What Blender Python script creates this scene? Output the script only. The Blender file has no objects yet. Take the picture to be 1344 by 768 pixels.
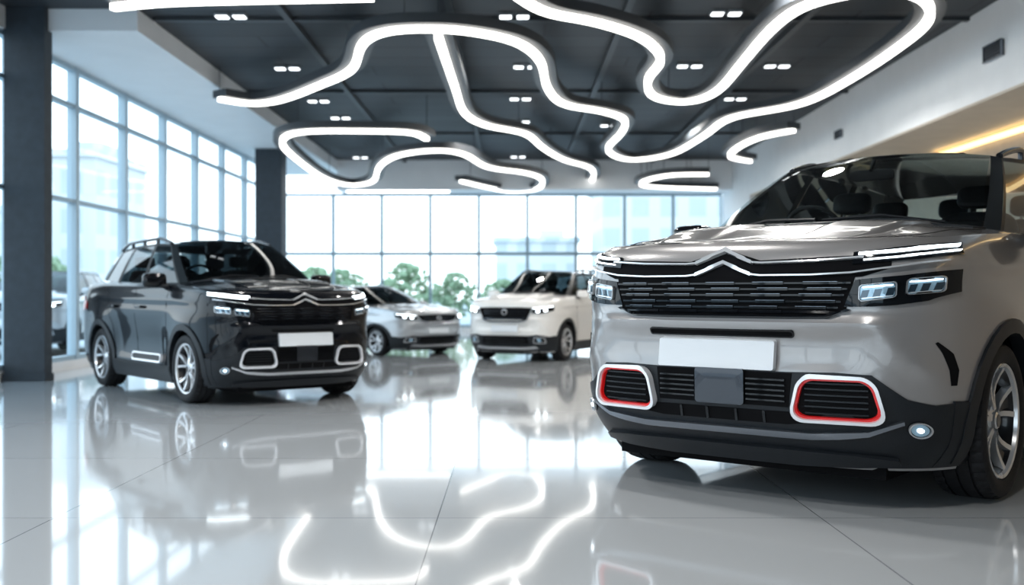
import bpy, bmesh, math, random
from mathutils import Vector, Matrix
random.seed(7)
SC=bpy.context.scene; COL=SC.collection
V=Vector
# ---------------------------------------------------------------- materials
def mat(name,base,rough=.5,metal=0,coat=0,emit=None,es=0,spec=.5,crough=.03):
    m=bpy.data.materials.new(name); m.use_nodes=True
    b=m.node_tree.nodes['Principled BSDF']
    b.inputs['Base Color'].default_value=(*base,1); b.inputs['Roughness'].default_value=rough
    b.inputs['Metallic'].default_value=metal; b.inputs['Coat Weight'].default_value=coat
    b.inputs['Coat Roughness'].default_value=crough; b.inputs['Specular IOR Level'].default_value=spec
    if emit: b.inputs['Emission Color'].default_value=(*emit,1); b.inputs['Emission Strength'].default_value=es
    return m
def noisy(m,scale,amt,bump=0,detail=4):
    nt=m.node_tree; b=nt.nodes['Principled BSDF']; c=b.inputs['Base Color'].default_value[:]
    tc=nt.nodes.new('ShaderNodeTexCoord'); n=nt.nodes.new('ShaderNodeTexNoise'); n.inputs['Scale'].default_value=scale; n.inputs['Detail'].default_value=detail
    r=nt.nodes.new('ShaderNodeValToRGB')
    r.color_ramp.elements[0].position=.3; r.color_ramp.elements[1].position=.7
    r.color_ramp.elements[0].color=(c[0]*(1-amt),c[1]*(1-amt),c[2]*(1-amt),1); r.color_ramp.elements[1].color=(min(1,c[0]*(1+amt)),min(1,c[1]*(1+amt)),min(1,c[2]*(1+amt)),1)
    nt.links.new(tc.outputs['Object'],n.inputs['Vector']); nt.links.new(n.outputs['Fac'],r.inputs['Fac']); nt.links.new(r.outputs['Color'],b.inputs['Base Color'])
    if bump:
        bp=nt.nodes.new('ShaderNodeBump'); bp.inputs['Strength'].default_value=bump; bp.inputs['Distance'].default_value=.02
        nt.links.new(n.outputs['Fac'],bp.inputs['Height']); nt.links.new(bp.outputs['Normal'],b.inputs['Normal'])
    return m
def glassmat(name,tint,ior=1.45,gcol=(1,1,1)):
    m=bpy.data.materials.new(name); m.use_nodes=True; nt=m.node_tree; nt.nodes.clear()
    o=nt.nodes.new('ShaderNodeOutputMaterial'); mx=nt.nodes.new('ShaderNodeMixShader'); t=nt.nodes.new('ShaderNodeBsdfTransparent'); g=nt.nodes.new('ShaderNodeBsdfGlossy'); f=nt.nodes.new('ShaderNodeFresnel')
    t.inputs['Color'].default_value=(*tint,1); g.inputs['Roughness'].default_value=.01; g.inputs['Color'].default_value=(*gcol,1); f.inputs['IOR'].default_value=ior
    nt.links.new(f.outputs[0],mx.inputs[0]); nt.links.new(t.outputs[0],mx.inputs[1]); nt.links.new(g.outputs[0],mx.inputs[2]); nt.links.new(mx.outputs[0],o.inputs[0]); return m

M={}
M['gray']=mat('paint_warm_gray',(.34,.33,.328),.30,.4,1,crough=.015)
M['black']=mat('paint_black',(.0025,.004,.007),.25,0,.6,spec=.08)
M['white']=mat('paint_white',(.82,.805,.78),.3,0,1)
M['silver']=mat('paint_silver',(.50,.52,.54),.3,.5,1)
M['clad']=noisy(mat('dark_plastic',(.012,.015,.019),.42,spec=.35),200,.2)
M['pillar']=mat('black_trim',(.006,.007,.008),.35,spec=.15)
M['gloss']=mat('gloss_black',(.005,.006,.008),.08,0,.5,spec=.2)
M['liner']=mat('arch_liner',(.006,.006,.007),.8,spec=.1)
M['chrome']=mat('chrome',(.95,.96,.98),.16,.55,1)
M['satin']=mat('satin_metal',(.6,.61,.63),.28,.8)
M['gunmetal']=mat('gunmetal',(.22,.24,.27),.25,.8)
M['darkmetal']=mat('dark_metal',(.05,.055,.065),.25,.8,.5)
M['frame']=mat('vent_frame',(.88,.89,.92),.2,.2,1)
M['red']=mat('red_accent',(.60,.008,.01),.3,0,.6,(1,.02,.02),.12)
M['plate']=mat('blank_plate',(.74,.77,.80),.4)
M['led']=mat('car_led',(1,1,1),.2,0,0,(.85,.95,1),5)
M['proj']=mat('projector',(.20,.30,.38),.1,.5,1,(.5,.8,1),.16)
M['proj2']=mat('projector_dark',(.04,.07,.10),.08,.5,1)
M['tail']=mat('tail_lamp',(.4,.01,.01),.15,0,1)
M['tire']=noisy(mat('tire_rubber',(.014,.014,.016),.6,spec=.3),60,.3)
M['rim']=mat('rim_alloy',(.78,.79,.81),.22,.6,.6)
M['rimdark']=mat('rim_dark',(.010,.010,.012),.3,.3,.6)
M['disc']=mat('brake_disc',(.3,.3,.31),.35,1)
M['glass']=glassmat('car_glass',(.74,.84,.86),1.5)
M['glassside']=glassmat('side_glass',(.62,.71,.73),1.5)
M['glassdark']=glassmat('dark_car_glass',(.24,.30,.32),1.5)
M['leather']=noisy(mat('seat_leather',(.02,.022,.026),.5),80,.2)
M['cabin']=mat('cabin_black',(.010,.010,.012),.7)
# ---------------------------------------------------------------- mesh builder
class MB:
    def __init__(s): s.v=[]; s.f=[]; s.m=[]
    def grid(s,P,mi=0,cu=False,cv=False):
        o=len(s.v); R=len(P); C=len(P[0])
        for r in P: s.v.extend(r)
        for i in range(R if cu else R-1):
            for j in range(C if cv else C-1):
                a=o+i*C+j; b=o+i*C+(j+1)%C; c=o+((i+1)%R)*C+(j+1)%C; d=o+((i+1)%R)*C+j
                s.f.append((a,b,c,d)); s.m.append(mi)
    def box(s,c,d,mi=0,taper=1.0,rot=None):
        o=len(s.v); pts=[]
        for z in(-1,1):
            t=taper if z>0 else 1
            for x,y in((-1,-1),(1,-1),(1,1),(-1,1)):
                p=V((x*d[0]/2*t,y*d[1]/2*t,z*d[2]/2))
                if rot: p=rot@p
                pts.append(p+V(c))
        s.v.extend(pts)
        for f in((0,1,2,3),(4,5,6,7),(0,1,5,4),(1,2,6,5),(2,3,7,6),(3,0,4,7)): s.f.append(tuple(o+i for i in f)); s.m.append(mi)
    def rbox(s,c,d,r,mi=0,rot=None,e=.35):
        P=[]
        def sp(a,e): return math.copysign(abs(a)**e,a)
        for i in range(13):
            ph=-math.pi/2+math.pi*i/12; row=[]
            for j in range(24):
                th=2*math.pi*j/24
                p=V((d[0]/2*sp(math.cos(ph),e)*sp(math.cos(th),e),d[1]/2*sp(math.cos(ph),e)*sp(math.sin(th),e),d[2]/2*sp(math.sin(ph),e)))
                if rot: p=rot@p
                row.append(p+V(c))
            P.append(row)
        s.grid(P,mi,cv=True)
    def lathe(s,prof,n,axis_c=(0,0,0),mi=0,fn=None):
        P=[]
        for i in range(n):
            a=2*math.pi*i/n; row=[]
            for r,y in prof:
                rr=fn(r,y,i) if fn else r
                row.append(V((axis_c[0]+rr*math.cos(a),axis_c[1]+y,axis_c[2]+rr*math.sin(a))))
            P.append(row)
        s.grid(P,mi,cu=True)
    def tube(s,pts,r,mi=0,n=8):
        P=[]; pts=[V(p) for p in pts]
        for i,p in enumerate(pts):
            t=(pts[min(i+1,len(pts)-1)]-pts[max(i-1,0)]).normalized()
            a=t.cross(V((0,0,1))); 
            if a.length<1e-3: a=t.cross(V((1,0,0)))
            a.normalize(); b=t.cross(a)
            P.append([p+(a*math.cos(2*math.pi*k/n)+b*math.sin(2*math.pi*k/n))*r for k in range(n)])
        s.grid(P,mi,cv=True)
        for row in (P[0],P[-1]):
            o=len(s.v); s.v.extend(row); s.f.append(tuple(range(o,o+n))); s.m.append(mi)
    def patch(s,S,lo,hi,off=.01,th=.02,mi=0,nu=6,nv=3):
        n=len(lo); T=[]
        for i in range(n-1):
            for k in range(nu): T.append((i,k/nu))
        T.append((n-2,1.0))
        A=[];
        for j in range(nv+1):
            v=j/nv; row=[]
            for i,t in T:
                l=(lo[i][0]*(1-t)+lo[i+1][0]*t, lo[i][1]*(1-t)+lo[i+1][1]*t)
                h=(hi[i][0]*(1-t)+hi[i+1][0]*t, hi[i][1]*(1-t)+hi[i+1][1]*t)
                row.append((l[0]*(1-v)+h[0]*v,l[1]*(1-v)+h[1]*v))
            A.append(row)
        s.grid([[S(u,v,off) for u,v in r] for r in A],mi)
        edge=A[0]+[r[-1] for r in A[1:]]+A[-1][::-1][1:]+[r[0] for r in A[::-1]][1:-1]
        s.grid([[S(u,v,off) for u,v in edge],[S(u,v,off-th) for u,v in edge]],mi,cv=True)
    def ribbon(s,S,pts,w,off=.01,th=.02,mi=0,nu=4):
        s.patch(S,[(a,b-w/2) for a,b in pts],[(a,b+w/2) for a,b in pts],off,th,mi,nu,1)
    def loop(s,S,L,off=.01,th=.02,mi=0,k=0.0,rings=3):
        cx=sum(p[0] for p in L)/len(L); cy=sum(p[1] for p in L)/len(L)
        rows=[]
        for i in range(rings+1):
            f=1-(1-k)*i/rings
            rows.append([S(cx+(u-cx)*f,cy+(v-cy)*f,off) for u,v in L])
        s.grid(rows,mi,cv=True)
        s.grid([rows[0],[S(u,v,off-th) for u,v in L]],mi,cv=True)
    def frame(s,S,L,w,off=.01,th=.02,mi=0):
        cx=sum(p[0] for p in L)/len(L); cy=sum(p[1] for p in L)/len(L)
        hw=max(abs(p[0]-cx) for p in L); hh=max(abs(p[1]-cy) for p in L)
        I=[(cx+(u-cx)*(1-w/hw),cy+(v-cy)*(1-w/hh)) for u,v in L]
        s.grid([[S(u,v,off-th) for u,v in L],[S(u,v,off) for u,v in L],[S(u,v,off) for u,v in I],[S(u,v,off-th) for u,v in I]],mi,cv=True)
        return I
    def make(s,name,mats,parent=None,label=None,ang=38,xo=0,kz=1,cat=None,kind=None,merge=True):
        me=bpy.data.meshes.new(name)
        me.from_pydata([(v[0]-xo,v[1],v[2]*kz) for v in s.v],[],s.f)
        for m in (mats if isinstance(mats,(list,tuple)) else [mats]): me.materials.append(m)
        for p,i in zip(me.polygons,s.m): p.material_index=i
        bm=bmesh.new(); bm.from_mesh(me)
        if merge: bmesh.ops.remove_doubles(bm,verts=bm.verts,dist=1e-5)
        bmesh.ops.dissolve_degenerate(bm,edges=bm.edges,dist=1e-6)
        bmesh.ops.recalc_face_normals(bm,faces=bm.faces)
        bm.to_mesh(me); bm.free()
        me.shade_smooth(); me.set_sharp_from_angle(angle=math.radians(ang))
        ob=bpy.data.objects.new(name,me); COL.objects.link(ob)
        if parent: ob.parent=parent
        if label: ob['label']=label
        if cat: ob['category']=cat
        if kind: ob['kind']=kind
        return ob
def boxobj(name,lo,hi,m,label=None,cat=None,kind=None,parent=None):
    lo=V(lo);hi=V(hi); c=(lo+hi)/2; b=MB(); b.box((0,0,0),hi-lo)
    ob=b.make(name,m,parent,label,cat=cat,kind=kind); ob.location=c
    return ob
def empty(name,label=None,cat=None,loc=(0,0,0),rz=0,sc=1,wy=1):
    e=bpy.data.objects.new(name,None); COL.objects.link(e); e.location=loc; e.rotation_euler=(0,0,rz); e.scale=(sc,sc*wy,sc); e.empty_display_size=.2
    if label: e['label']=label
    if cat: e['category']=cat
    return e
# ---------------------------------------------------------------- car surface
def tab(T,x):
    if x<=T[0][0]: return T[0][1]
    for (a,b),(c,d) in zip(T,T[1:]):
        if x<=c: return b+(d-b)*(x-a)/(c-a)
    return T[-1][1]
def ss(a,b,x):
    t=max(0,min(1,(x-a)/(b-a))); return t*t*(3-2*t)
FT=[(.18,.14),(.25,.085),(.34,.03),(.45,.005),(.62,0),(.72,.004),(.8,.008),(.84,.016),(.92,.012),(1.0,.016),(1.06,.024),(1.10,.034),(1.13,.048),(1.155,.07),(1.18,.115)]
WT=[(.18,.87),(.3,.915),(.5,.935),(.8,.937),(.92,.945),(1.0,.935),(1.06,.925),(1.12,.913),(1.15,.902),(1.18,.875)]
RT=[(.18,4.38),(.4,4.48),(.6,4.5),(.9,4.48),(1.1,4.42),(1.18,4.36)]
ZS=[(0,1.18),(.40,1.187),(.7,1.210),(1.2,1.238),(2.5,1.25),(3.6,1.275),(4.5,1.25)]
L1=.78;L2=.45; AX=(.85,3.5); R0=.36
def zs(x): return tab(ZS,x)
def znom(x,z): return .18+(z-.18)/(zs(x)-.18)
def flare(x,zn):
    g=.034*sum(math.exp(-((x-a)/.36)**2) for a in AX)*(1-ss(.80,1.0,zn))
    g+=.016*ss(.5,.9,x)*(1-ss(3.6,4.0,x))*max(0,1-abs(zn-1.03)/.06)
    d=ss(1.3,1.6,x)*(1-ss(2.9,3.2,x))*ss(.3,.5,zn)*(1-ss(.55,.88,zn))
    return g-.035*d
def sup(f): return (1-min(1,max(0,f))**3.6)**(1/3.6)
def sculpt(y,z):
    y=abs(y)
    d=-.018*max(0,1-abs(z-.815)/.05)*(1-ss(.60,.85,y))
    d+=.016*ss(.58,.66,z)*(1-ss(.72,.79,z))*(1-ss(.5,.66,y))
    k=z-(.83-(y-.60)*.9)
    d-=.020*(max(0,1-abs(k)/.08))*ss(.54,.68,y)*(1-ss(.80,.90,y))
    return d
def front_x(y,z):
    W=tab(WT,z); return tab(FT,z)+L1*(1-sup(min(abs(y)/W,.997)))+sculpt(y,z)
def side_y(x,z):
    zn=znom(x,z); F=tab(FT,zn);W=tab(WT,zn);R=tab(RT,zn)
    if x<F+L1: y=W*sup((F+L1-x)/L1)
    elif x>R-L2: y=W*sup((x-R+L2)/L2)
    else: y=W
    return y+flare(x,zn)*y/W
def top_z(x,y):
    W=max(.02,side_y(x,zs(x))); u=min(1,abs(y)/W); h=ss(.08,.75,x)
    r=.022*(1-ss(.625,.665,u))*(1-ss(1.0,1.3,x))*ss(.15,.6,x)
    r-=.016*(1-ss(.25,.31,u))*(1-ss(.9,1.2,x))*ss(.15,.6,x)
    return zs(x)+h*((1-u**6)*.03+(1-u*u)*.045)+r
def mk(fn,hint):
    def S(u,v,off=0):
        p=fn(u,v); e=1e-3
        a=fn(u+e,v)-fn(u-e,v); b=fn(u,v+e)-fn(u,v-e); n=a.cross(b)
        if n.length<1e-12: n=V(hint(u,v))
        n.normalize()
        if n.dot(V(hint(u,v)))<0: n=-n
        return p+n*off
    return S
SF=mk(lambda y,z:V((front_x(y,z),y,z)),lambda u,v:(-1,.6*(1 if u>0 else -1),0))
SS={sg:mk((lambda sg:lambda x,z:V((x,sg*side_y(x,z),z)))(sg),(lambda sg:lambda u,v:(0,sg,0))(sg)) for sg in(1,-1)}
ST=mk(lambda x,y:V((x,y,top_z(x,y))),lambda u,v:(0,0,1))
def rrect(cx,cz,w,h,r,n=5,tb=0):
    L=[]
    for (sx,sz,a0) in((1,1,0),(-1,1,90),(-1,-1,180),(1,-1,270)):
        for i in range(n+1):
            a=math.radians(a0+90*i/n); x=sx*(w/2-r)+r*math.cos(a); z=sz*(h/2-r)+r*math.sin(a)
            L.append((cx+x-tb*z*(1 if x>0 else -1)*(abs(x)/(w/2)),cz+z))
    return L
def circ(cx,cz,r,n=24): return [(cx+r*math.cos(2*math.pi*i/n),cz+r*math.sin(2*math.pi*i/n)) for i in range(n)]
def body_mesh(paint):
    b=MB()
    levels=[.18,.22,.3,.38,.46,.54]+[.57+.0225*i for i in range(20)]+[1.015,1.03,1.045,1.06,1.08,1.1,1.115,1.13,1.1425,1.155,1.168,1.18]
    f0=1-sup(.85)
    def ring(zn):
        F=tab(FT,zn);W=tab(WT,zn);R=tab(RT,zn); P=[]
        for i in range(17):
            u=.85*i/16; P.append((F+L1*(1-sup(u))+sculpt(W*u,zn),W*u))
        for i in range(1,15):
            fr=f0+(1-f0)*(i/14)**1.4; y=W*sup(1-fr); P.append((F+L1*fr+sculpt(y,zn),y))
        a=F+L1; c=R-L2
        for i in range(1,41): P.append((a+(c-a)*i/40,W))
        for i in range(11,-1,-1):
            fr=f0+(1-f0)*(i/12)**1.4; P.append((R-L2*fr,W*sup(1-fr)))
        for i in range(9,-1,-1):
            u=.85*i/10; P.append((R-L2*(1-sup(u)),W*u))
        return [(x,y+flare(x,zn)*y/W) for x,y in P]
    for sg in(1,-1):
        rows=[]
        for zn in levels:
            rows.append([V((x,sg*y,.18+(zn-.18)*(zs(x)-.18))) for x,y in ring(zn)])
        topr=rows[-1]
        for u in(.985,.96,.92,.86,.8,.74,.69,.67,.66,.65,.64,.63,.61,.58,.5,.4,.34,.315,.30,.28,.26,.24,.20,.16,.08,0):
            rows.append([V((p.x,p.y*u,top_z(p.x,p.y*u))) for p in topr])
        bot=[[V((p.x,p.y*u,.18)) for p in rows[0]] for u in(0,.5)]
        b.grid(bot+rows)
    return b
XO=2.2
def make_body(paint,parent,kz):
    b=body_mesh(paint)
    ob=b.make('body',[paint,M['liner']],None,ang=30)
    c=MB()
    for ax in AX:
        for sg in(1,-1):
            o=len(c.v);n=56
            for yy in(.52,1.25):
                for i in range(n):
                    a=2*math.pi*i/n; c.v.append(V((ax+.42*math.cos(a),sg*yy,R0+.42*math.sin(a))))
            for i in range(n): c.f.append((o+i,o+(i+1)%n,o+n+(i+1)%n,o+n+i)); c.m.append(1)
            c.f.append(tuple(range(o,o+n)));c.m.append(1); c.f.append(tuple(range(o+n,o+2*n)));c.m.append(1)
    cu=c.make('cutter',[paint,M['liner']])
    md=ob.modifiers.new('b','BOOLEAN'); md.object=cu; md.operation='DIFFERENCE'; md.solver='EXACT'
    bpy.context.view_layer.update()
    dg=bpy.context.evaluated_depsgraph_get()
    me=bpy.data.meshes.new_from_object(ob.evaluated_get(dg)); ob.modifiers.clear(); ob.data=me; me.name='body'
    bpy.data.objects.remove(cu)
    for v in me.vertices: v.co.x-=XO; v.co.z*=kz
    me.shade_smooth(); me.set_sharp_from_angle(angle=math.radians(32))
    ob.parent=parent
    return ob
def wheel_meshes():
    t=MB()
    prof=[(.264,-.095),(.270,-.112),(.295,-.122),(.325,-.122),(.345,-.112),(.355,-.095),(.359,-.07),(.360,-.066),(.349,-.064),(.349,-.054),(.360,-.052),(.360,-.006),(.349,-.004),(.349,.004),(.360,.006),
          (.360,.052),(.349,.054),(.349,.064),(.360,.066),(.359,.07),(.355,.095),(.345,.112),(.325,.122),(.295,.122),(.270,.112),(.264,.095)]
    def fn(r,y,i): return r-.009 if (abs(y)>=.066 and abs(y)<.1 and r>.35 and i%4==0) else r
    t.lathe(prof,160,fn=fn)
    w=MB()
    w.lathe([(.0,-.02),(.17,-.02),(.17,.0),(.0,.0)],40,mi=1)
    w.lathe([(.237,-.1),(.215,-.09),(.2,-.04),(.2,.02),(.21,.07),(.222,.095)],48,mi=0)
    w.lathe([(0,-.09),(.2,-.088)],32,mi=0)
    r=MB()
    r.lathe([(.220,.092),(.224,.108),(.236,.112),(.241,.106),(.238,.095)],64,mi=0)
    r.lathe([(0,.088),(.03,.09),(.036,.084),(.036,.07),(.062,.066),(.066,.05),(.06,.02)],32,mi=0)
    r.lathe([(0,.092),(.026,.092),(.028,.086)],24,mi=1)
    for k in range(5):
        for s_,mi in((-1,0),(1,0),(0,1)):
            a0=2*math.pi*k/5+math.pi/2
            rows=[]
            for j in range(6):
                t_=j/5; rr=.045+(.226-.045)*t_
                half=(.011+.003*t_) if mi==0 else (.012+.026*t_)
                ang=a0+s_*(.10+.19*t_) 
                cx=rr*math.cos(ang); cz=rr*math.sin(ang); tx=-math.sin(ang); tz=math.cos(ang)
                yo=.078+.02*t_-.02*math.sin(math.pi*t_) - (0 if mi==0 else .018)
                rows.append([V((cx-tx*half,yo-.035,cz-tz*half)),V((cx-tx*half*.85,yo,cz-tz*half*.85)),V((cx+tx*half*.85,yo,cz+tz*half*.85)),V((cx+tx*half,yo-.035,cz+tz*half))])
            r.grid(rows,mi,cv=True)
    for m_ in(w,r): m_.v=[V((p.x*1.11,p.y,p.z*1.11)) for p in m_.v]
    return t,w,r
_t,_w,_r=wheel_meshes()
_wm=None
def add_wheels(root,kz):
    global _wm
    if _wm is None:
        objs=(_w.make('wheel',[M['rimdark'],M['disc']]),_t.make('tire',M['tire'],ang=30),_r.make('rim',[M['rim'],M['rimdark']],ang=30))
        _wm=[o.data for o in objs]
        for o in objs: bpy.data.objects.remove(o)
    for ax in AX:
        for sg in(1,-1):
            w=bpy.data.objects.new('wheel',_wm[0]); COL.objects.link(w); w.parent=root
            w.location=(ax-XO,sg*.825,R0*kz); w.scale=(kz,1,kz); w.rotation_euler=(0,0,0 if sg>0 else math.pi)
            for nm,md,lb in(('tire',_wm[1],'black rubber tire'),('rim',_wm[2],'silver multi-spoke alloy rim')):
                c=bpy.data.objects.new(nm,md); COL.objects.link(c); c.parent=w; c['label']=lb
TZ=.065
GH=[((1.20,.745,1.225),(2.00,.575,1.655)),((1.30,.80,1.21),(2.08,.61,1.648)),((2.28,.835,1.215),(2.42,.635,1.665)),((2.37,.835,1.215),(2.50,.635,1.665)),
    ((3.22,.82,1.235),(3.12,.625,1.655)),((3.31,.82,1.235),(3.21,.62,1.65)),((3.86,.775,1.27),(3.68,.595,1.62)),((4.18,.70,1.27),(3.95,.55,1.60))]
GH=[(b,(t[0],t[1],t[2]+TZ)) for b,t in GH]
def gpatch(b,i,sg,mi=0,ins=0,bul=.012,t0=0,t1=1,v0=0,v1=1):
    (b0,t0p),(b1,t1p)=GH[i],GH[i+1]
    b0,b1,t0p,t1p=map(V,(b0,b1,t0p,t1p)); P=[]
    for j in range(7):
        v=v0+(v1-v0)*j/6; row=[]
        for k in range(7):
            t=t0+(t1-t0)*k/6
            p=(b0*(1-t)+b1*t)*(1-v)+(t0p*(1-t)+t1p*t)*v
            p=p+V((0,1,.3))*(bul*4*v*(1-v)-ins); row.append(V((p.x,p.y*sg,p.z)))
        P.append(row)
    b.grid(P,mi)

def make_car(name,label,axle,fwd,sc,style,paint,kz=1.0,cat='car',wy=1.0):
    fwd=V((fwd[0],fwd[1],0)).normalized()
    loc=V((axle[0],axle[1],0))-fwd*((XO-.85)*sc)
    root=empty(name,label,cat,loc,math.atan2(-fwd.y,-fwd.x),sc,wy)
    kw=dict(parent=root,xo=XO,kz=kz)
    P=M[paint]; GL=M['glass'] if paint=='gray' else M['glassdark']; GS=M['glassside'] if paint=='gray' else M['glassdark']
    make_body(P,root,kz)
    add_wheels(root,kz)
    def wsp(t,v,off=0):
        bo=V((1.02+.18*t*t,.745*t,1.285-.055*t*t)); to=V((1.90+.10*t*t,.575*t,1.69+TZ-.035*t*t))
        p=bo*(1-v)+to*v; return p+V((-.4,0,.9))*(off+.03*4*v*(1-v))
    b=MB(); b.grid([[wsp(-1+2*k/16,j/10) for k in range(17)] for j in range(11)]); b.make('windshield',GL,label='tinted windshield glass',**kw)
    b=MB(); b.grid([[V((4.24-.06*t*t,.7*t,1.27)),V((4.03-.08*t*t,.55*t,1.61+TZ))] for t in [-1+2*k/12 for k in range(13)]]); b.make('rear_window',GS,**kw)
    for sg in(1,-1):
        for i in(1,3,5):
            b=MB(); gpatch(b,i,sg); b.make('side_window',GS,**kw)
        b=MB()
        gpatch(b,0,sg,bul=.014); b.make('windshield_pillar',M['pillar'],label='slim black pillar',**kw)
        b=MB(); gpatch(b,2,sg,bul=.016); gpatch(b,4,sg,bul=.016); gpatch(b,1,sg,v0=.95,v1=1.0,bul=.02);gpatch(b,3,sg,v0=.95,v1=1.0,bul=.02);gpatch(b,5,sg,v0=.95,v1=1.0,bul=.02)
        gpatch(b,1,sg,t0=.0,t1=.06,bul=.016); gpatch(b,5,sg,t0=.9,t1=1,bul=.016)
        b.make('door_pillar',M['pillar'],label='black window frame',**kw)
        b=MB(); gpatch(b,6,sg,bul=.02); b.make('rear_pillar',P,**kw)
        b=MB()
        pts=[]
        for i in range(1,7): pts.append(V(GH[i][0])+V((0,.012,.03)))
        b.tube([V((p.x,p.y*sg,p.z)) for p in pts],.011)
        b.make('window_trim',M['chrome'],label='chrome strip below side windows',**kw)
        b=MB(); rp=[]
        for k in range(25):
            t=k/24; x=2.08+1.66*t; rp.append(V((x,sg*(.60+.015*math.sin(math.pi*t)),1.655+TZ+.080*min(1,5*min(t,1-t)+.02)**.8-.035*t)))
        b.tube(rp,.019,0,10)
        for k in(6,12,18): b.rbox(rp[k]-V((0,0,.035)),(.06,.03,.08),.01)
        b.make('roof_rail',M['darkmetal' if paint!='silver' else 'satin'],label='dark metal roof rail',**kw)
        b=MB(); R=Matrix.Rotation(math.radians(-12*sg),3,'Z')
        b.rbox((1.55,sg*1.0,1.29),(.15,.25,.16),.02,0,R,.5); b.rbox((1.50,sg*.88,1.225),(.09,.16,.045),.01,1,R)
        b.grid([[V((1.628,sg*(.92+.16*j/2),1.24+.1*i/2)) for j in range(3)] for i in range(3)],2)
        b.make('side_mirror',[M['gloss'] if paint in('gray','black') else P,M['clad'],M['chrome']],label='side mirror with rounded shell',**kw)
    TE=[(1.9,0,1.69),(1.906,.17,1.689),(1.93,.34,1.68),(1.96,.48,1.668),(2.0,.575,1.655),(2.08,.61,1.648),(2.25,.625,1.66),(2.45,.637,1.666),(2.8,.632,1.663),(3.12,.625,1.655),(3.4,.612,1.642),(3.68,.595,1.62),(3.95,.55,1.60),(4.03,.3,1.615),(4.05,0,1.62)]
    b=MB()
    for sg in(1,-1):
        b.grid([[V((x,sg*y*u,z+TZ+.045*(1-u*u)*min(1,(y/.6))**2)) for x,y,z in TE] for u in(1,.93,.85,.7,.5,.25,0)])
    b.make('roof',M['gloss'] if paint=='gray' else P,**kw)
    b=MB(); 
    b.grid([[V((x,y,1.664+TZ+.045*(1-(y/.62)**2)+.004-.012*abs(x-2.6)**2)) for y in [-.42+.84*k/10 for k in range(11)]] for x in(2.05,2.3,2.6,2.9,3.2)])
    b.make('sunroof',M['gloss'],label='black glass roof panel',**kw)
    b=MB()
    b.grid([[V((x,w*t,1.255+.055*(1-t*t)*ss(4.3,4.0,x)+.01)) for t in [-1+2*k/8 for k in range(9)]] for x,w in((1.14,.6),(1.25,.70),(1.6,.79),(2.5,.81),(3.3,.8),(3.9,.74),(4.12,.66))])
    b.make('cabin_trim',M['cabin'],label='black interior trim',**kw)
    b=MB(); b.rbox((1.62,0,1.27),(.34,1.4,.14),.02); b.rbox((1.70,.38,1.335),(.16,.34,.06),.02); b.rbox((1.74,0,1.34),(.03,.24,.13),.01)
    b.make('dashboard',M['cabin'],**kw)
    b=MB(); Rm=Matrix.Rotation(math.radians(65),3,'Y'); P2=[]
    for i in range(28):
        a=2*math.pi*i/28; row=[]
        for j in range(8):
            q=2*math.pi*j/8; rr=.175+.015*math.cos(q); p=Rm@V((rr*math.cos(a),rr*math.sin(a),.015*math.sin(q))); row.append(p+V((1.9,.38,1.31)))
        P2.append(row)
    b.grid(P2,cu=True,cv=True); b.box((1.9,.38,1.31),(.03,.3,.05)); b.make('steering_wheel',M['cabin'],**kw)
    Rs=Matrix.Rotation(math.radians(14),3,'Y')
    for x,ys in((2.42,(-.38,.38)),(3.3,(-.45,0,.45))):
        for y in ys:
            b=MB(); b.rbox((x,y,1.22),(.13,.46 if x<3 else .42,.44),.03,0,Rs,.5); b.rbox((x+.07,y,1.53),(.08,.24,.14),.03,0,Rs,.5)
            b.tube([(x+.04,y-.05,1.4),(x+.065,y-.05,1.48)],.008,1,6); b.tube([(x+.04,y+.05,1.4),(x+.065,y+.05,1.48)],.008,1,6)
            b.make('seat',[M['leather'],M['chrome']],label='black leather seat with headrest',**kw)
    b=MB(); b.rbox((1.80,0,1.575+TZ*.9),(.03,.25,.065),.01); b.tube([(1.78,0,1.6+TZ*.9),(1.84,0,1.665+TZ*.9)],.01,0,6); b.make('interior_mirror',M['cabin'],**kw)
    b=MB(); b.patch(ST,[(.93+.16*(t*t),.74*t) for t in(-1,-.66,-.33,0,.33,.66,1)],[(1.06+.17*(t*t),.76*t) for t in(-1,-.66,-.33,0,.33,.66,1)],.006,.01,0,3,1)
    b.make('cowl_panel',M['clad'],**kw)
    for y0,y1 in((.62,.02),(-.02,-.6)):
        b=MB()
        b.tube([wsp(y0/.75,.05,.02),wsp((y0+y1)/1.5,.09,.022),wsp(y1/.75,.06,.02)],.009,0,6); b.make('wiper',M['clad'],**kw)
    for sg in(1,-1):
        b=MB()
        pts=[(.17,.30),(.20,.50),(.30,.66),(.5,.745),(.8,.775),(1.12,.785)]
        b.patch(ST,[(x,sg*(y-.004)) for x,y in pts],[(x,sg*(y+.004)) for x,y in pts],.0015,.003,0,5,1)
        b.make('hood_seam',M['liner'],label='dark shut line beside the hood',**kw)
    for sg in(1,-1):
        S=SS[sg]
        for ax in AX:
            b=MB(); A=[math.radians(-18+216*i/20) for i in range(21)]
            lo=[(ax+.405*math.cos(a),max(.2,R0+.405*math.sin(a))) for a in A]
            hi=[(ax+.475*math.cos(a),max(.2,R0+.47*math.sin(a))) for a in A]
            b.patch(S,lo,hi,.014,.06,0,2,3); b.make('arch_trim',M['clad'],label='dark plastic wheel arch trim',**kw)
        b=MB(); b.patch(S,[(1.27,.185),(1.7,.185),(2.6,.185),(3.08,.185)],[(1.27,.36),(1.7,.36),(2.6,.36),(3.08,.37)],.02,.05,0,6,4)
        b.make('side_sill',M['clad'],label='dark plastic side sill',**kw)
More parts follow.
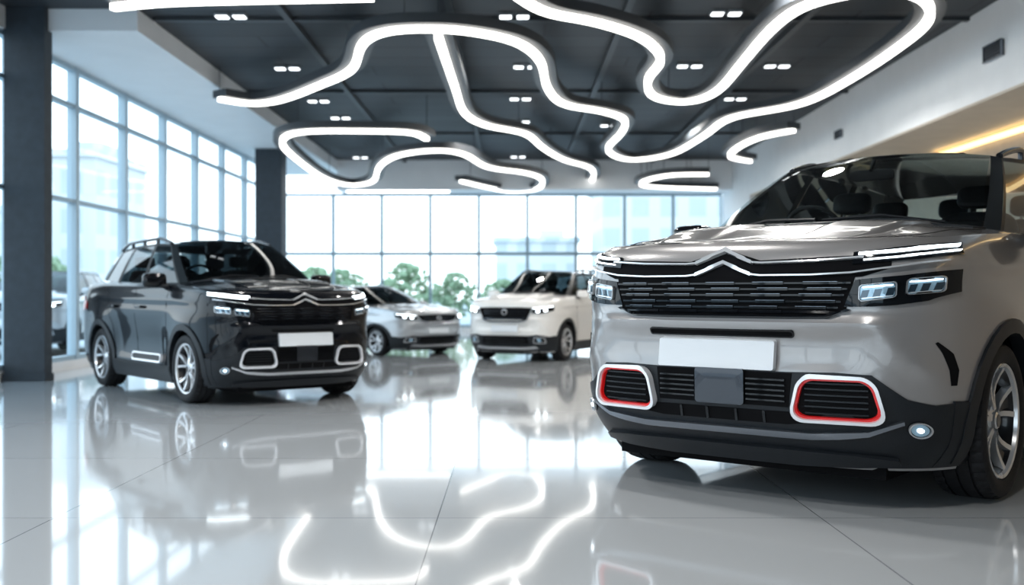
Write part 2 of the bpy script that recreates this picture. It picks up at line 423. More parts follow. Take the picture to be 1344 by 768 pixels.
        if style=='A':
            b=MB(); L=rrect(2.0,.43,.9,.10,.045); b.loop(S,L,.022,.03,0); b.frame(S,L,.018,.028,.03,1)
            b.make('door_bumper',[M['clad'],M['frame']],label='rounded protective door strip with bright frame',**kw)
        for pts in([(1.42,.37),(1.38,.7),(1.36,1.0),(1.36,1.2)],[(2.33,.37),(2.34,.8),(2.34,1.22)],[(3.02,.5),(3.08,.78),(3.22,.95),(3.27,1.24)]):
            b=MB()
            b.patch(S,[(x-.003,z) for x,z in pts],[(x+.004,z) for x,z in pts],.0015,.003,0,4,1)
            b.make('door_seam',M['liner'],label='dark door shut line',**kw)
        for x in(2.14,3.02):
            b=MB(); b.rbox((x,sg*(side_y(x,.99)+.025),.995),(.2,.035,.032),.01); b.make('door_handle',P,**kw)
        b=MB(); b.patch(S,[(4.02,.95),(4.2,.93),(4.38,.93)],[(4.02,1.02),(4.2,1.12),(4.36,1.13)],.008,.02); b.make('tail_light',M['tail'],label='red tail lamp',**kw)
    b=MB(); b.box((2.2,0,.17),(4.0,1.3,.06)); b.make('underbody',M['liner'],**kw)
    def sy(L,sg): return [(u*sg,v) for u,v in L]
    def S_(L): return [(-u,v) for u,v in L[::-1] if u!=0]+L
    if style=='A':
        hi=S_([(0,.60),(.3,.60),(.5,.605),(.64,.60),(.70,.55),(.76,.50),(.84,.475),(.885,.48),(.915,.49)])
        lo=S_([(0,.19),(.3,.19),(.5,.195),(.62,.2),(.70,.2),(.75,.2),(.81,.2),(.845,.2),(.87,.2)])
        b=MB(); b.patch(SF,lo,hi,.010,.03,0,4,10); b.make('bumper_cladding',M['clad'],label='dark plastic lower bumper',**kw)
        for sg in(1,-1):
            b=MB(); b.patch(SS[sg],[(.33,.2),(.38,.2),(.46,.2)],[(.30,.49),(.38,.485),(.46,.48)],.010,.03,0,3,6); b.make('corner_cladding',M['clad'],**kw)
        b=MB(); b.patch(SF,S_([(0,.325),(.4,.325),(.62,.345),(.74,.40)]),S_([(0,.345),(.4,.345),(.62,.365),(.74,.415)]),.028,.03,1,4,2)
        b.patch(SF,S_([(0,.20),(.3,.20),(.55,.21),(.7,.225)]),S_([(0,.27),(.3,.27),(.55,.265),(.7,.25)]),.03,.04,0,4,3)
        b.make('skid_lip',[M['clad'],M['satin'] if paint=='black' else M['gunmetal']],label='dark lower lip with metallic line',**kw)
        b=MB()
        b.patch(SF,S_([(0,.842),(.3,.842),(.45,.845),(.54,.87)]),S_([(0,1.015),(.3,1.015),(.45,1.015),(.575,1.02)]),.006,.02,0,5,4)
        b.patch(SF,S_([(0,1.0),(.2,1.0),(.4,1.0),(.6,1.015),(.7,1.05)]),S_([(0,1.146),(.08,1.117),(.17,1.09),(.6,1.105),(.7,1.112)]),.004,.02,0,5,3)
        for r,z in enumerate((.858,.884,.910,.936,.962,.988)):
            hw=.50+.012*r; n=5
            b.ribbon(SF,[(-hw,z),(-hw/2,z),(0,z),(hw/2,z),(hw,z)],.008,.018,.02,1,4)
            for k in range(n):
                s0=-hw+2*hw*(k+.10+(.12 if r%2 else 0))/n; s1=-hw+2*hw*(k+.72+(.12 if r%2 else 0))/n
                b.patch(SF,[(s0,z-.006),(s1,z-.006)],[(s0,z+.006),(s1,z+.006)],.022,.02,1,3,1)
                b.patch(SF,[(s0,z+.0045),(s1,z+.0045)],[(s0,z+.0065),(s1,z+.0065)],.0235,.02,2,3,1)
        b.patch(SF,S_([(0,.832),(.3,.832),(.47,.835),(.56,.875)]),S_([(0,.842),(.3,.842),(.46,.845),(.545,.88)]),.02,.03,1,5,1)
        b.make('grille',[M['liner'],M['gloss'],M['gunmetal']],label='wide gloss black grille with thin stepped bars',**kw)
        b=MB()
        b.ribbon(SF,S_([(0,1.134),(.045,1.116),(.09,1.097),(.135,1.080)]),.016,.024,.03)
        b.ribbon(SF,S_([(0,1.082),(.045,1.064),(.09,1.045),(.135,1.028)]),.016,.024,.03)
        b.make('emblem',M['chrome'],label='chrome double chevron emblem',**kw)
        for sg in(1,-1):
            for pts in([(.131,1.080),(.18,1.076),(.4,1.081),(.60,1.094)],[(.131,1.028),(.18,1.022),(.4,1.022),(.56,1.03),(.72,1.055),(.86,1.08)]):
                b=MB(); b.ribbon(SF,sy(pts,sg),.007,.024,.03)
                b.make('chrome_trim',M['chrome'],label='slim chrome bar beside the emblem',**kw)
            b=MB()
            b.patch(SF,sy([(.56,1.066),(.7,1.078),(.8,1.09),(.89,1.11)],sg),sy([(.56,1.116),(.7,1.132),(.8,1.147),(.872,1.158)],sg),.010,.03,0,5,3)
            b.ribbon(SF,sy([(.60,1.083),(.72,1.095),(.8,1.107),(.88,1.125)],sg),.005,.018,.02,1)
            b.ribbon(SF,sy([(.58,1.107),(.70,1.117),(.8,1.131),(.872,1.145)],sg),.010,.018,.02,1)
            b.make('daytime_light',[M['gloss'],M['led']],label='slim glowing white LED light',**kw)
            h=empty('headlight'); h.parent=root
            kw2=dict(kw); kw2['parent']=h
            b=MB()
            lo=sy([(.535,.888),(.62,.888),(.72,.896),(.82,.915),(.90,.95)],sg); hi=sy([(.575,1.0),(.65,1.008),(.74,1.018),(.83,1.033),(.895,1.045)],sg)
            b.patch(SF,lo,hi,.012,.03,0,5,4)
            b.make('lamp_housing',M['gloss'],**kw2)
            for cx,cz,w in((.655,.952,.13),(.805,.975,.11)):
                b=MB(); L=rrect(cx*sg,cz,w,.068,.014,5); L=[(u,v+(abs(u)-cx)*.12) for u,v in L]; b.frame(SF,L,.003,.024,.02,0)
                b.make('lamp_bezel',M['satin'],label='satin metal lamp bezel',**kw2)
                b=MB(); L=[(cx*sg+(u-cx*sg)*.92,cz+(v-cz)*.88) for u,v in L]; b.loop(SF,L,.014,.02,0)
                for q,(fx0,mi) in enumerate(((-.36,3),(-.02,3),(.32,3))):
                    a0=cx+w*(fx0-.10); a1=cx+w*(fx0+.10)
                    b.patch(SF,sy([(a0,cz-.022+(a0-cx)*.12),(a1,cz-.022+(a1-cx)*.12)],sg),sy([(a0+.008,cz+.010+(a0-cx)*.12),(a1+.008,cz+.010+(a1-cx)*.12)],sg),.018,.01,mi,2,1)
                b.ribbon(SF,[((cx-w*.40)*sg,cz+.016),((cx+w*.40)*sg,cz+.026)],.004,.024,.01,2)
                b.ribbon(SF,[((cx-w*.40)*sg,cz-.030),((cx+w*.40)*sg,cz-.019)],.003,.022,.01,1)
                b.make('lamp_lens',[M['proj'],M['chrome'],M['led'],M['proj2']],label='faceted bluish lamp lens',**kw2)
            b=MB(); L=rrect(.505*sg,.496,.33,.195,.055,6,.22)
            I=b.frame(SF,L,.013,.046,.05,0)
            J=b.frame(SF,I,.009,.030,.04,1)
            b.loop(SF,J,.014,.01,2)
            for z in(.435,.46,.485,.51,.535,.56):
                b.ribbon(SF,[((.505-.122)*sg,z),((.505+.122)*sg,z)],.007,.022,.02,3)
            b.make('bumper_vent',[M['frame'],M['red'] if paint=='gray' else M['satin'],M['liner'],M['clad']],label='rounded bumper vent with bright frame',**kw)
            b=MB(); fx=.785*sg; b.loop(SF,circ(fx,.375,.036),.016,.02,0); b.frame(SF,circ(fx,.375,.034),.005,.026,.02,1); b.loop(SF,circ(fx,.375,.026),.02,.01,2); b.loop(SF,circ(fx,.375,.010,12),.026,.01,3)
            b.make('fog_light',[M['gloss'],M['satin'],M['proj'],M['led']],label='round fog lamp with metal ring',**kw)
            b=MB(); b.patch(SS[sg],[(.285,.555),(.275,.62),(.245,.69),(.215,.735)],[(.315,.555),(.325,.62),(.295,.69),(.225,.74)],.003,.01,0,4,2); b.make('corner_slot',M['liner'],label='dark vertical bumper slot',**kw)
        b=MB(); L=rrect(.02,.768,.70,.034,.012); b.loop(SF,L,.003,.01,0,rings=2); b.frame(SF,L,.006,.008,.01,1); b.make('bumper_slot',[M['liner'],M['gloss']],label='narrow dark bumper slot',**kw)
        b=MB(); b.patch(SF,[(-.31,.45),(0,.45),(.31,.45)],[(-.325,.595),(0,.595),(.325,.595)],.014,.02,0,4,3)
        for z in(.475,.498,.521,.544,.567):
            for sg in(1,-1): b.ribbon(SF,[(.125*sg,z),(.30*sg,z)],.008,.028,.02,1)
        b.patch(SF,S_([(0,.375),(.3,.375),(.38,.385)]),S_([(0,.43),(.3,.43),(.36,.43)]),.014,.01,0,4,2)
        for y in(-.2,-.07,.07,.2): b.patch(SF,[(y-.006,.375),(y+.006,.375)],[(y-.006,.43),(y+.006,.43)],.02,.02,1)
        b.make('lower_grille',[M['liner'],M['gloss']],label='black lower intake with thin bars',**kw)
        b=MB(); b.loop(SF,rrect(0,.525,.235,.15,.012),.034,.03,0); b.make('radar_cover',M['darkmetal'],label='dark square sensor cover',**kw)
        pw,pc=(.56,.03) if paint=='gray' else (.60,0)
        b=MB(); b.loop(SF,rrect(pc,.670,pw,.14,.01),.03,.03,0); b.make('number_plate',M['plate'],label='blank white number plate',**kw)
    else:
        dk=M['clad']
        hi=S_([(0,.50),(.3,.50),(.5,.50),(.64,.52),(.76,.5),(.84,.48),(.915,.5)])
        lo=S_([(0,.19),(.3,.19),(.5,.195),(.62,.2),(.75,.2),(.82,.2),(.87,.2)])
        b=MB(); b.patch(SF,lo,hi,.010,.03,0,4,8); b.make('bumper_cladding',dk,label='dark plastic lower bumper',**kw)
        for sg in(1,-1):
            b=MB(); b.patch(SS[sg],[(.33,.2),(.38,.2),(.46,.2)],[(.30,.50),(.38,.49),(.46,.48)],.010,.03,0,3,6); b.make('corner_cladding',dk,**kw)
        b=MB(); b.patch(SF,S_([(0,.25),(.4,.25),(.65,.27)]),S_([(0,.29),(.4,.29),(.6,.31)]),.03,.03,0,4,2); b.make('skid_lip',M['satin'],label='silver skid plate',**kw)
        gz=0 if paint=='white' else .10
        b=MB(); b.patch(SF,S_([(0,.76+gz),(.3,.765+gz),(.46,.80+gz)]),S_([(0,1.04),(.3,1.04),(.56,1.03)]),.01,.02,0,5,3)
        for z in(.82,.87,.92,.97):
            if z>.78+gz: b.ribbon(SF,[(-.44,z),(0,z),(.44,z)],.014,.028,.02,1)
        b.ribbon(SF,S_([(0,.755+gz),(.3,.76+gz),(.46,.795+gz),(.56,1.03)]),.014,.03,.03,2)
        b.make('grille',[M['liner'],M['darkmetal'],M['satin']],label='dark slatted grille with metal outline',**kw)
        b=MB(); b.frame(SF,circ(0,.95,.055),.013,.045,.03); b.make('emblem',M['chrome'],label='round chrome emblem',**kw)
        for sg in(1,-1):
            h=empty('headlight'); h.parent=root
            kw2=dict(kw); kw2['parent']=h
            b=MB(); b.patch(SF,sy([(.54,.93),(.68,.92),(.80,.94),(.89,.98)],sg),sy([(.57,1.035),(.7,1.05),(.8,1.065),(.88,1.075)],sg),.012,.03,0,5,3); b.make('lamp_housing',M['gloss'],**kw2)
            b=MB(); b.ribbon(SF,sy([(.57,1.02),(.7,1.033),(.8,1.045),(.87,1.055)],sg),.015,.02,.02); b.loop(SF,circ(.66*sg,.97,.032,16),.022,.02); b.loop(SF,circ(.78*sg,.985,.028,16),.022,.02)
            b.make('lamp_lens',M['led'],label='glowing white lamp',**kw2)
            b=MB(); L=rrect(.68*sg,.42,.2,.12,.03,5,.2); b.loop(SF,L,.016,.02,0); b.frame(SF,L,.012,.024,.02,1); b.loop(SF,circ(.68*sg,.42,.035,14),.026,.02,2)
            b.make('fog_light',[M['gloss'],M['satin'],M['proj']],label='round fog lamp in a dark pocket',**kw)
        b=MB(); b.patch(SF,S_([(0,.34),(.3,.34),(.5,.35)]),S_([(0,.50),(.3,.50),(.46,.50)]),.016,.02,0,4,2)
        for z in(.37,.41,.45): b.ribbon(SF,[(-.42,z),(0,z),(.42,z)],.012,.026,.02,1)
        b.make('lower_grille',[M['liner'],M['gloss']],label='black lower intake',**kw)
        b=MB(); b.loop(SF,rrect(0,.635,.56,.13,.01),.03,.03,0); b.make('number_plate',M['plate'],label='blank white number plate',**kw)
    return root

make_car('suv','warm gray SUV with red-accented bumper vents and blank plate',(1.58,5.81),(-.639,-.769),1.055,'A','gray',wy=1.045)
make_car('suv','glossy black SUV with chrome bars and glowing headlights, by the columns',(-2.31,10.15),(.628,-.778),.865,'A','black',wy=1.02)
make_car('suv','white SUV with dark lower cladding near the far glazing',(.17,16.0),(-.43,-.9),.755,'B','white')
make_car('hatchback','silver hatchback with glowing headlights beside the black SUV',(-1.66,17.4),(.74,-.67),.78,'B','silver',.80)
make_car('hatchback','silver car parked outside beyond the glass wall',(-8.5,18.5),(.1,-1),.92,'B','silver',.86)

# ---------------------------------------------------------------- room
XL,XR,YF,YB=-5.8,5.35,27.0,-5.0
ZC=4.22; ZSO=3.97
m_floor=bpy.data.materials.new('polished_tile'); m_floor.use_nodes=True
nt=m_floor.node_tree; B=nt.nodes['Principled BSDF']
tc=nt.nodes.new('ShaderNodeTexCoord'); mp=nt.nodes.new('ShaderNodeMapping'); br=nt.nodes.new('ShaderNodeTexBrick')
mp.inputs['Location'].default_value=(.73+17,6.27+17,0)
br.offset=0; br.squash=1; br.inputs['Scale'].default_value=1; br.inputs['Brick Width'].default_value=1.7; br.inputs['Row Height'].default_value=1.7; br.inputs['Mortar Size'].default_value=.003; br.inputs['Mortar Smooth'].default_value=.1
br.inputs['Color1'].default_value=(.59,.615,.635,1); br.inputs['Color2'].default_value=(.61,.635,.655,1); br.inputs['Mortar'].default_value=(.25,.27,.29,1)
nt.links.new(tc.outputs['Object'],mp.inputs['Vector']); nt.links.new(mp.outputs[0],br.inputs['Vector']); nt.links.new(br.outputs['Color'],B.inputs['Base Color'])
B.inputs['IOR'].default_value=1.5; B.inputs['Coat Weight'].default_value=.45; B.inputs['Coat Roughness'].default_value=.04
n2=nt.nodes.new('ShaderNodeTexNoise'); n2.inputs['Scale'].default_value=.6; mr=nt.nodes.new('ShaderNodeMapRange'); mr.inputs['To Min'].default_value=.05; mr.inputs['To Max'].default_value=.11
nt.links.new(tc.outputs['Object'],n2.inputs['Vector']); nt.links.new(n2.outputs['Fac'],mr.inputs['Value']); nt.links.new(mr.outputs[0],B.inputs['Roughness'])
m_wall=noisy(mat('white_plaster',(.88,.885,.89),.6),3,.02)
m_back=noisy(mat('dark_reflect_plaster',(.14,.155,.17),.6),3,.06)  # dark tone chosen so the cars reflect a dim rear wall
m_sof=noisy(mat('soffit_white',(.88,.89,.90),.6),2,.02)
m_warm=noisy(mat('warm_panel',(.44,.36,.28),.45),5,.08)
m_col=noisy(mat('dark_concrete',(.035,.046,.058),.6),9,.14,.08,6)
m_frame=mat('window_frame',(.42,.52,.58),.4,.3)
m_frame2=mat('window_frame_far',(.30,.40,.46),.4,.2)
m_win=glassmat('window_glass',(.94,.98,1.0),1.12)
m_ceil=mat('dark_ceiling',(.035,.04,.046),.55)
nt=m_ceil.node_tree; B=nt.nodes['Principled BSDF']; tc=nt.nodes.new('ShaderNodeTexCoord'); br=nt.nodes.new('ShaderNodeTexBrick'); br.offset=.5
br.inputs['Scale'].default_value=1; br.inputs['Brick Width'].default_value=2.4; br.inputs['Row Height'].default_value=.6; br.inputs['Mortar Size'].default_value=.02
br.inputs['Color1'].default_value=(.020,.025,.030,1); br.inputs['Color2'].default_value=(.034,.041,.049,1); br.inputs['Mortar'].default_value=(.006,.007,.009,1)
nt.links.new(tc.outputs['Object'],br.inputs['Vector']); nt.links.new(br.outputs['Color'],B.inputs['Base Color'])
def st(name,lo,hi,m): return boxobj(name,lo,hi,m,kind='structure')
st('floor',(XL-.3,YB-.3,-.1),(6.9,YF+.3,0),m_floor)
st('ceiling',(XL-.3,YB-.3,ZC),(6.9,YF+.3,ZC+.15),m_ceil)
tn=[0]
def trim(lo,hi,m):
    tn[0]+=1; return st('trim_%d'%tn[0],lo,hi,m)
trim((XL-.1,12.1,ZSO),(-4.25,YF,ZC-.001),m_sof)
trim((-4.25,25.9,3.5),(XR,YF,ZC-.001),m_sof)
trim((XL-.1,YB,3.97),(XL+.1,12.1,ZC-.001),m_sof)
st('wall_right',(XR,YB,3.2),(6.7,YF,ZC-.001),m_wall)
trim((XR,24.0,0),(XR+.15,YF,3.2),m_wall)
trim((6.6,YB,0),(6.75,24.0,3.2),m_warm)
trim((XR+.15,23.85,0),(6.6,24.0,3.2),m_warm)
trim((XR+.002,YB,3.17),(6.6,24.0,3.199),noisy(mat('warm_soffit',(.56,.50,.42),.5),3,.05))
m_strip=mat('warm_strip',(1,.75,.35),.4,0,0,(1,.74,.38),2.2)
b=MB(); b.box((0,0,0),(.10,15,.05)); o=b.make('cove_light',m_strip,None,'long warm yellow light strip on the alcove wall',cat='light strip'); o.location=(6.54,9.0,3.10)
st('wall_left',(XL-.1,YB,0),(XL+.05,YF,.12),m_wall)
st('wall_far',(XL,YF-.05,0),(XR,YF+.1,.12),m_wall)
st('wall_back',(-.55,YB-.1,0),(6.7,YB+.05,3.9),m_back)  # unseen wall behind the camera, made solid and dark to deepen car reflections
trim((XL,YB-.1,3.9),(6.7,YB+.05,ZC),m_back)
trim((XL,YB-.1,0),(-.55,YB+.05,.3),m_back)
wn=[0]
def window(axis,pos,a,bb,z0,z1,trs,fm,fw=.07,tt=.025):
    wn[0]+=1
    b=MB(); c=(a+bb)/2; w=bb-a
    def bx(u0,u1,za,zb,d=.10):
        if axis=='x': b.box((0,(u0+u1)/2-c,(za+zb)/2),(d,u1-u0,zb-za))
        else: b.box(((u0+u1)/2-c,0,(za+zb)/2),(u1-u0,d,zb-za))
    bx(a,a+fw/2,z0,z1,.12); bx(bb-fw/2,bb,z0,z1,.12); bx(a+fw/2,bb-fw/2,z0,z0+.06); bx(a+fw/2,bb-fw/2,z1-.06,z1)
    for t in trs: bx(a+fw/2,bb-fw/2,t-tt,t+tt)
    o=b.make('window_%d'%wn[0],fm,kind='structure'); o.location=(pos,c,0) if axis=='x' else (c,pos,0)
    g=MB()
    if axis=='x': g.grid([[V((0,-w/2,z0)),V((0,w/2,z0))],[V((0,-w/2,z1)),V((0,w/2,z1))]])
    else: g.grid([[V((-w/2,0,z0)),V((w/2,0,z0))],[V((-w/2,0,z1)),V((w/2,0,z1))]])
    g.make('pane',m_win,parent=o,label='clear glass pane')
ys=[-5,-3.5,-1.9,-.1,1.7,3.5,5.2,7.0,8.8,10.5,12.3,14.1,15.9,17.7,19.5,21.3,23.1,24.9,26.9]
for a,c in zip(ys,ys[1:]): window('x',XL,a,c,.12,ZSO,(2.2,3.45),m_frame,.11)
n=9; 
for i in range(n): 
    a=XL+.05+(XR-XL-.1)*i/n; c=XL+.05+(XR-XL-.1)*(i+1)/n; window('y',YF,a,c,.12,3.5,(1.98,),m_frame2,.07,.04)
for i in range(3):
    a=XL+.05+5.2*i/3; c=XL+.05+5.2*(i+1)/3; window('y',YB,a,c,.3,3.9,(2.2,),m_frame,.1)
def column(lo,hi,label):
    lo=V(lo);hi=V(hi); c=(lo+hi)/2; d=hi-lo; b=MB()
    b.box((0,0,d.z/2),(d.x,d.y,d.z)); b.box((0,0,.04),(d.x+.03,d.y+.03,.08))
    o=b.make('column',m_col,None,label,cat='column'); o.location=(c.x,c.y,0); return o
column((XL+.08,12.0,0),(-5.26,12.2,ZC),'dark blue-gray square concrete column beside the glass wall')
column((-5.3,22,0),(-4.75,22.45,ZSO),'dark gray square column near the glazing corner')
m_beam=mat('beam',(.045,.052,.06),.5)
for x in(-2.6,-.7,1.3,3.4): trim((x-.04,YB,ZC-.06),(x+.04,25.9,ZC-.001),m_beam)
for y in(8,12.5,17,21.5): trim((-4.2,y-.04,ZC-.04),(XR,y+.04,ZC-.002),m_beam)
for y,z,w,h in((11.8,3.67,.42,.17),(17.4,3.58,.3,.12)):
    b=MB(); b.box((0,0,0),(.03,w,h),0)
    for k in range(5): b.box((-.02,0,-h/2+h*(k+.5)/5),(.02,w*.92,h*.09),1)
    for s_ in(-1,1): b.box((-.02,0,s_*h/2),(.03,w+.03,.015),1); b.box((-.02,s_*w/2,0),(.03,.015,h),1)
    o=b.make('air_vent',[M['cabin'],M['gunmetal']],None,'dark slatted air vent set in the white wall',cat='air vent'); o.location=(XR-.015,y,z)
# ---------------------------------------------------------------- LED ribbons
m_led=mat('ceiling_led',(1,1,1),.4,0,0,(1,.965,.90),3.8)
m_house=mat('led_housing',(.055,.062,.07),.5)
def plan(p,z): k=(384-p[1])/(z-1.0); return V(((p[0]-672)/k,1400/k,z))
def smooth(P,n=10):
    out=[]
    for i in range(len(P)-1):
        p0=P[max(i-1,0)];p1=P[i];p2=P[i+1];p3=P[min(i+2,len(P)-1)]
        for k in range(n):
            t=k/n; out.append(.5*((2*p1)+(p2-p0)*t+(2*p0-5*p1+4*p2-p3)*t*t+(3*p1-p0-3*p2+p3)*t**3))
    out.append(P[-1])
    for _ in range(6):
        out=[out[0]]+[(out[i-1]+out[i]*2+out[i+1])/4 for i in range(1,len(out)-1)]+[out[-1]]
    return out
def sweep(b,P,w,z0,z1,mi,shift=0):
    rows=[]
    for i,p in enumerate(P):
        t=P[min(i+1,len(P)-1)]-P[max(i-1,0)]; t.z=0; t.normalize(); nrm=V((-t.y,t.x,0))
        c=p+nrm*shift
        rows.append([V((c.x,c.y,0))+nrm*(-w/2)+V((0,0,z0)),V((c.x,c.y,0))+nrm*(w/2)+V((0,0,z0)),V((c.x,c.y,0))+nrm*(w/2)+V((0,0,z1)),V((c.x,c.y,0))+nrm*(-w/2)+V((0,0,z1))])
    b.grid(rows,mi,cv=True)
    for r in(rows[0],rows[-1]):
        o=len(b.v); b.v.extend(r); b.f.append((o,o+1,o+2,o+3)); b.m.append(mi)
LEDS=[(3.75,[(148,14),(210,8),(300,5),(400,3),(490,1)]),
(3.72,[(672,-6),(715,20),(785,34),(845,55),(868,82),(850,108),(858,130),(900,137),(940,124),(975,85),(1010,45),(1050,15),(1110,-2),(1170,-7),(1212,4),(1220,28),(1190,58),(1120,105),(1050,140),(960,157),(925,180),(880,205),(825,212),(797,199),(815,178),(820,160),(790,149),(740,140),(718,118),(710,85),(680,60),(620,46),(560,42),(505,46),(475,62),(462,95),(420,115),(370,134),(330,139),(288,133)]),
(3.70,[(575,52),(586,85),(598,120),(610,152),(640,168),(690,178),(712,196),(740,212),(774,222),(779,235),(766,250)]),
(3.48,[(560,185),(540,177),(480,175),(395,176),(370,188),(385,208),(425,236),(460,245),(490,240),(497,222),(520,207),(570,200),(610,205),(640,222),(690,229),(712,238),(705,250),(670,253),(640,248),(605,240)]),
(3.45,[(455,253),(590,253)]),
(3.60,[(1042,174),(1000,182),(970,195),(958,208),(985,214)]),
(3.48,[(930,231),(880,232),(845,240),(852,247),(940,250)])]
for z,pts in LEDS:
    P=[plan(p,z) for p in pts]
    P=smooth(P) if len(P)>2 else P
    c=sum(P,V())/len(P)
    r=empty('ceiling_light','glowing white ribbon light hanging under dark ceiling','ceiling light',(c.x,c.y,z))
    r['group']='curved ribbon lights on the ceiling'
    Q=[p-c for p in P]
    b=MB(); sweep(b,Q,.085,0,.062,0); b.make('light_tube',m_led,r,'glowing white tube')
    b=MB(); sweep(b,Q,.30,.064,.17,0); b.make('light_housing',m_house,r,'dark gray housing')
    for i in range(0,len(Q),max(1,len(Q)//6)):
        b=MB(); b.tube([Q[i]+V((0,0,.17)),V((Q[i].x,Q[i].y,ZC-z))],.006,0,6); b.make('hanger',m_house,r)
m_dl=mat('downlight_glow',(1,1,1),.4,0,0,(.95,.98,1),3.5)
m_dlh=mat('downlight_rim',(.25,.27,.29),.5)
for i,p in enumerate([(303,22),(377,90),(418,133),(447,155),(473,207),(675,22),(690,88),(683,130),(683,160),(680,206),(953,18),(905,87),(1020,87),(965,130),(800,165),(560,195)]):
    q=plan(p,ZC-.03)
    b=MB()
    for s_ in(-1,1):
        b.box((s_*.10,0,.01),(.16,.16,.03),0); b.box((s_*.10,0,-.010),(.13,.13,.012),1)
    o=b.make('downlight',[m_dlh,m_dl],None,'small twin square ceiling downlight',cat='ceiling light')
    o.location=(q.x,q.y,ZC-.026); o['group']='square downlights on the dark ceiling'
# ---------------------------------------------------------------- outside
m_ground=noisy(mat('paving',(.5,.52,.53),.8),1,.1)
st('ground',(-90,-60,-.4),(90,140,-.12),m_ground)
def building(x,y,w,d,h,c):
    m=mat('facade',c,.5); nt=m.node_tree; B=nt.nodes['Principled BSDF']; tc=nt.nodes.new('ShaderNodeTexCoord'); br=nt.nodes.new('ShaderNodeTexBrick'); br.offset=0
    sx=nt.nodes.new('ShaderNodeSeparateXYZ'); ad=nt.nodes.new('ShaderNodeMath'); cb=nt.nodes.new('ShaderNodeCombineXYZ')
    nt.links.new(tc.outputs['Object'],sx.inputs[0]); nt.links.new(sx.outputs[0],ad.inputs[0]); nt.links.new(sx.outputs[1],ad.inputs[1]); nt.links.new(ad.outputs[0],cb.inputs[0]); nt.links.new(sx.outputs[2],cb.inputs[1])
    br.inputs['Scale'].default_value=1; br.inputs['Brick Width'].default_value=1.5; br.inputs['Row Height'].default_value=1.6; br.inputs['Mortar Size'].default_value=.3; br.inputs['Mortar Smooth'].default_value=0
    br.inputs['Color1'].default_value=(c[0]*.78,c[1]*.83,c[2]*.87,1); br.inputs['Color2'].default_value=(c[0]*.82,c[1]*.87,c[2]*.90,1); br.inputs['Mortar'].default_value=(*c,1)
    nt.links.new(cb.outputs[0],br.inputs['Vector']); nt.links.new(br.outputs['Color'],B.inputs['Base Color'])
    b=MB(); b.box((0,0,h/2),(w,d,h)); b.box((0,0,h+.15),(w+.4,d+.4,.3)); b.box((w*.2,0,h+.5),(w*.3,d*.4,.7)); b.box((0,-d/2-.5,1.6),(w*.3,1,.3))
    o=b.make('building',m,None,'pale multi-storey building beyond the glass',cat='building'); o.location=(x,y,-.12)
building(8.0,60,6.5,8,6.8,(.70,.70,.69)); building(15,58,5,8,5.6,(.68,.69,.69)); building(1.5,68,5,6,4.2,(.76,.76,.75))
building(-18.5,46,3.4,6,6.6,(.70,.71,.71)); building(-27,50,5,6,5,(.74,.75,.75)); building(-24,34,4,8,4.4,(.74,.75,.75))
m_leaf=noisy(mat('foliage',(.33,.42,.28),.8,spec=.1),1.2,.25); m_trunk=mat('bark',(.2,.17,.13),.8)
def tree(x,y,h,w):
    r=empty('tree','leafy green tree outside the glazing','tree',(x,y,-.12)); r['group']='green trees outside the showroom'
    b=MB(); b.tube([(0,0,0),(.03,0,h*.3),(0,.02,h*.6)],.03*h/2.2,0,8)
    for k in range(5):
        a=k*1.3; b.tube([(0,0,h*(.3+.05*k)),(.25*w*math.cos(a),.25*w*math.sin(a),h*(.55+.06*k))],.012,0,5)
    b.make('trunk',m_trunk,r)
    b=MB()
    for k in range(240):
        a=random.uniform(0,6.28); cz=random.uniform(h*.16,h*.97); env=math.sin(math.pi*min(1,max(.12,(cz/h-.05)/.95)))**.7
        rr=math.sqrt(random.random())*w*.5*env; s_=random.uniform(.03,.07)*w; c=V((rr*math.cos(a),rr*math.sin(a),cz)); P=[]
        for i in range(4):
            ph=-math.pi/2+math.pi*i/3; row=[]
            for j in range(6):
                th=2*math.pi*j/6; q=s_*(1+random.uniform(-.35,.35)) if 0<i<3 else s_; row.append(c+V((q*math.cos(ph)*math.cos(th),q*math.cos(ph)*math.sin(th),q*.7*math.sin(ph))))
            P.append(row)
        b.grid(P,cv=True)
    b.make('foliage',m_leaf,r,'green leaf crown')
for x,y,h,w in((-5.4,34,1.9,1.9),(-3.7,38,2.2,2.3),(-1.9,35,1.8,1.8),(-7.2,39,2.1,2.1),(-9.2,36,2.0,1.9),(-.3,39,1.6,2.0),(4.6,40,1.5,1.9),(-13,24,2.1,1.8),(-13.6,31,2.3,2.0),(-16,27,2.2,2.0),(-17,38,2.6,2.4),(-12.0,36,1.9,1.8),(-10.6,21.6,1.9,1.6)): tree(x,y,h,w)
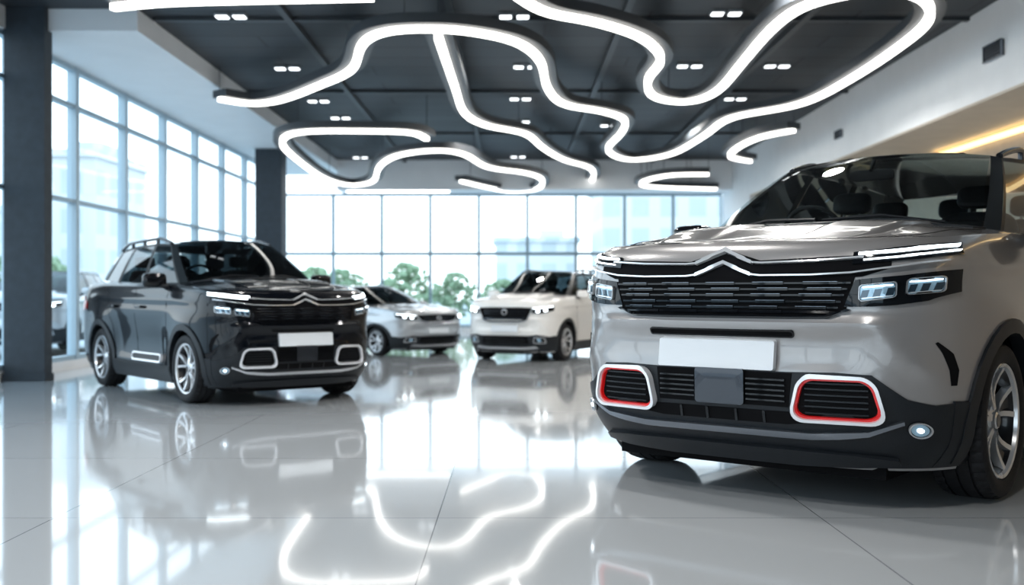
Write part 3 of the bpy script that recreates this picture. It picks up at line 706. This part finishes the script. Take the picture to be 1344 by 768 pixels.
# ---------------------------------------------------------------- light
w=bpy.data.worlds.new('world'); SC.world=w; w.use_nodes=True; nt=w.node_tree
bg=nt.nodes['Background']; tc=nt.nodes.new('ShaderNodeTexCoord'); sx=nt.nodes.new('ShaderNodeSeparateXYZ'); cr=nt.nodes.new('ShaderNodeValToRGB')
cr.color_ramp.elements[0].position=.0; cr.color_ramp.elements[0].color=(.88,.955,1,1); cr.color_ramp.elements[1].position=.7; cr.color_ramp.elements[1].color=(.56,.80,1,1)
nt.links.new(tc.outputs['Generated'],sx.inputs[0]); nt.links.new(sx.outputs[2],cr.inputs[0]); nt.links.new(cr.outputs[0],bg.inputs[0]); bg.inputs[1].default_value=2.65
def portal(loc,rot,sx_,sy_):
    l=bpy.data.lights.new('portal','AREA'); l.shape='RECTANGLE'; l.size=sx_; l.size_y=sy_; l.cycles.is_portal=True
    o=bpy.data.objects.new('window_portal',l); COL.objects.link(o); o.location=loc; o.rotation_euler=rot
portal((XL-.12,11,2.05),(0,-math.pi/2,0),3.9,32)
portal((-.2,YF+.12,1.8),(-math.pi/2,0,0),11.2,3.4)
portal((-3.2,YB-.12,2.1),(math.pi/2,0,0),5.3,3.6)
for x,y in((-2.5,2),(.5,2),(-2.5,6.5),(0,6.5),(-2.5,10),(2.5,10),(0,14),(0,19),(3,19),(3.2,14)):  # spots with no fixtures, added to brighten car fronts and the right wall
    l=bpy.data.lights.new('lamp','SPOT'); l.energy=230; l.spot_size=math.radians(160); l.spot_blend=.5; l.shadow_soft_size=.15; l.color=(1,.98,.95)
    o=bpy.data.objects.new('added_fill_spot',l); COL.objects.link(o); o.location=(x,y,ZC-.12)
cam=bpy.data.cameras.new('camera'); co=bpy.data.objects.new('camera',cam); COL.objects.link(co)
co.location=(0,0,1.0); co.rotation_euler=(math.pi/2,0,0); cam.sensor_width=36; cam.lens=37.5; cam.clip_end=400
cam.dof.use_dof=True; cam.dof.focus_distance=5.0; cam.dof.aperture_fstop=1.7
SC.camera=co
SC.view_settings.view_transform='Standard'
SC.view_settings.gamma=.93
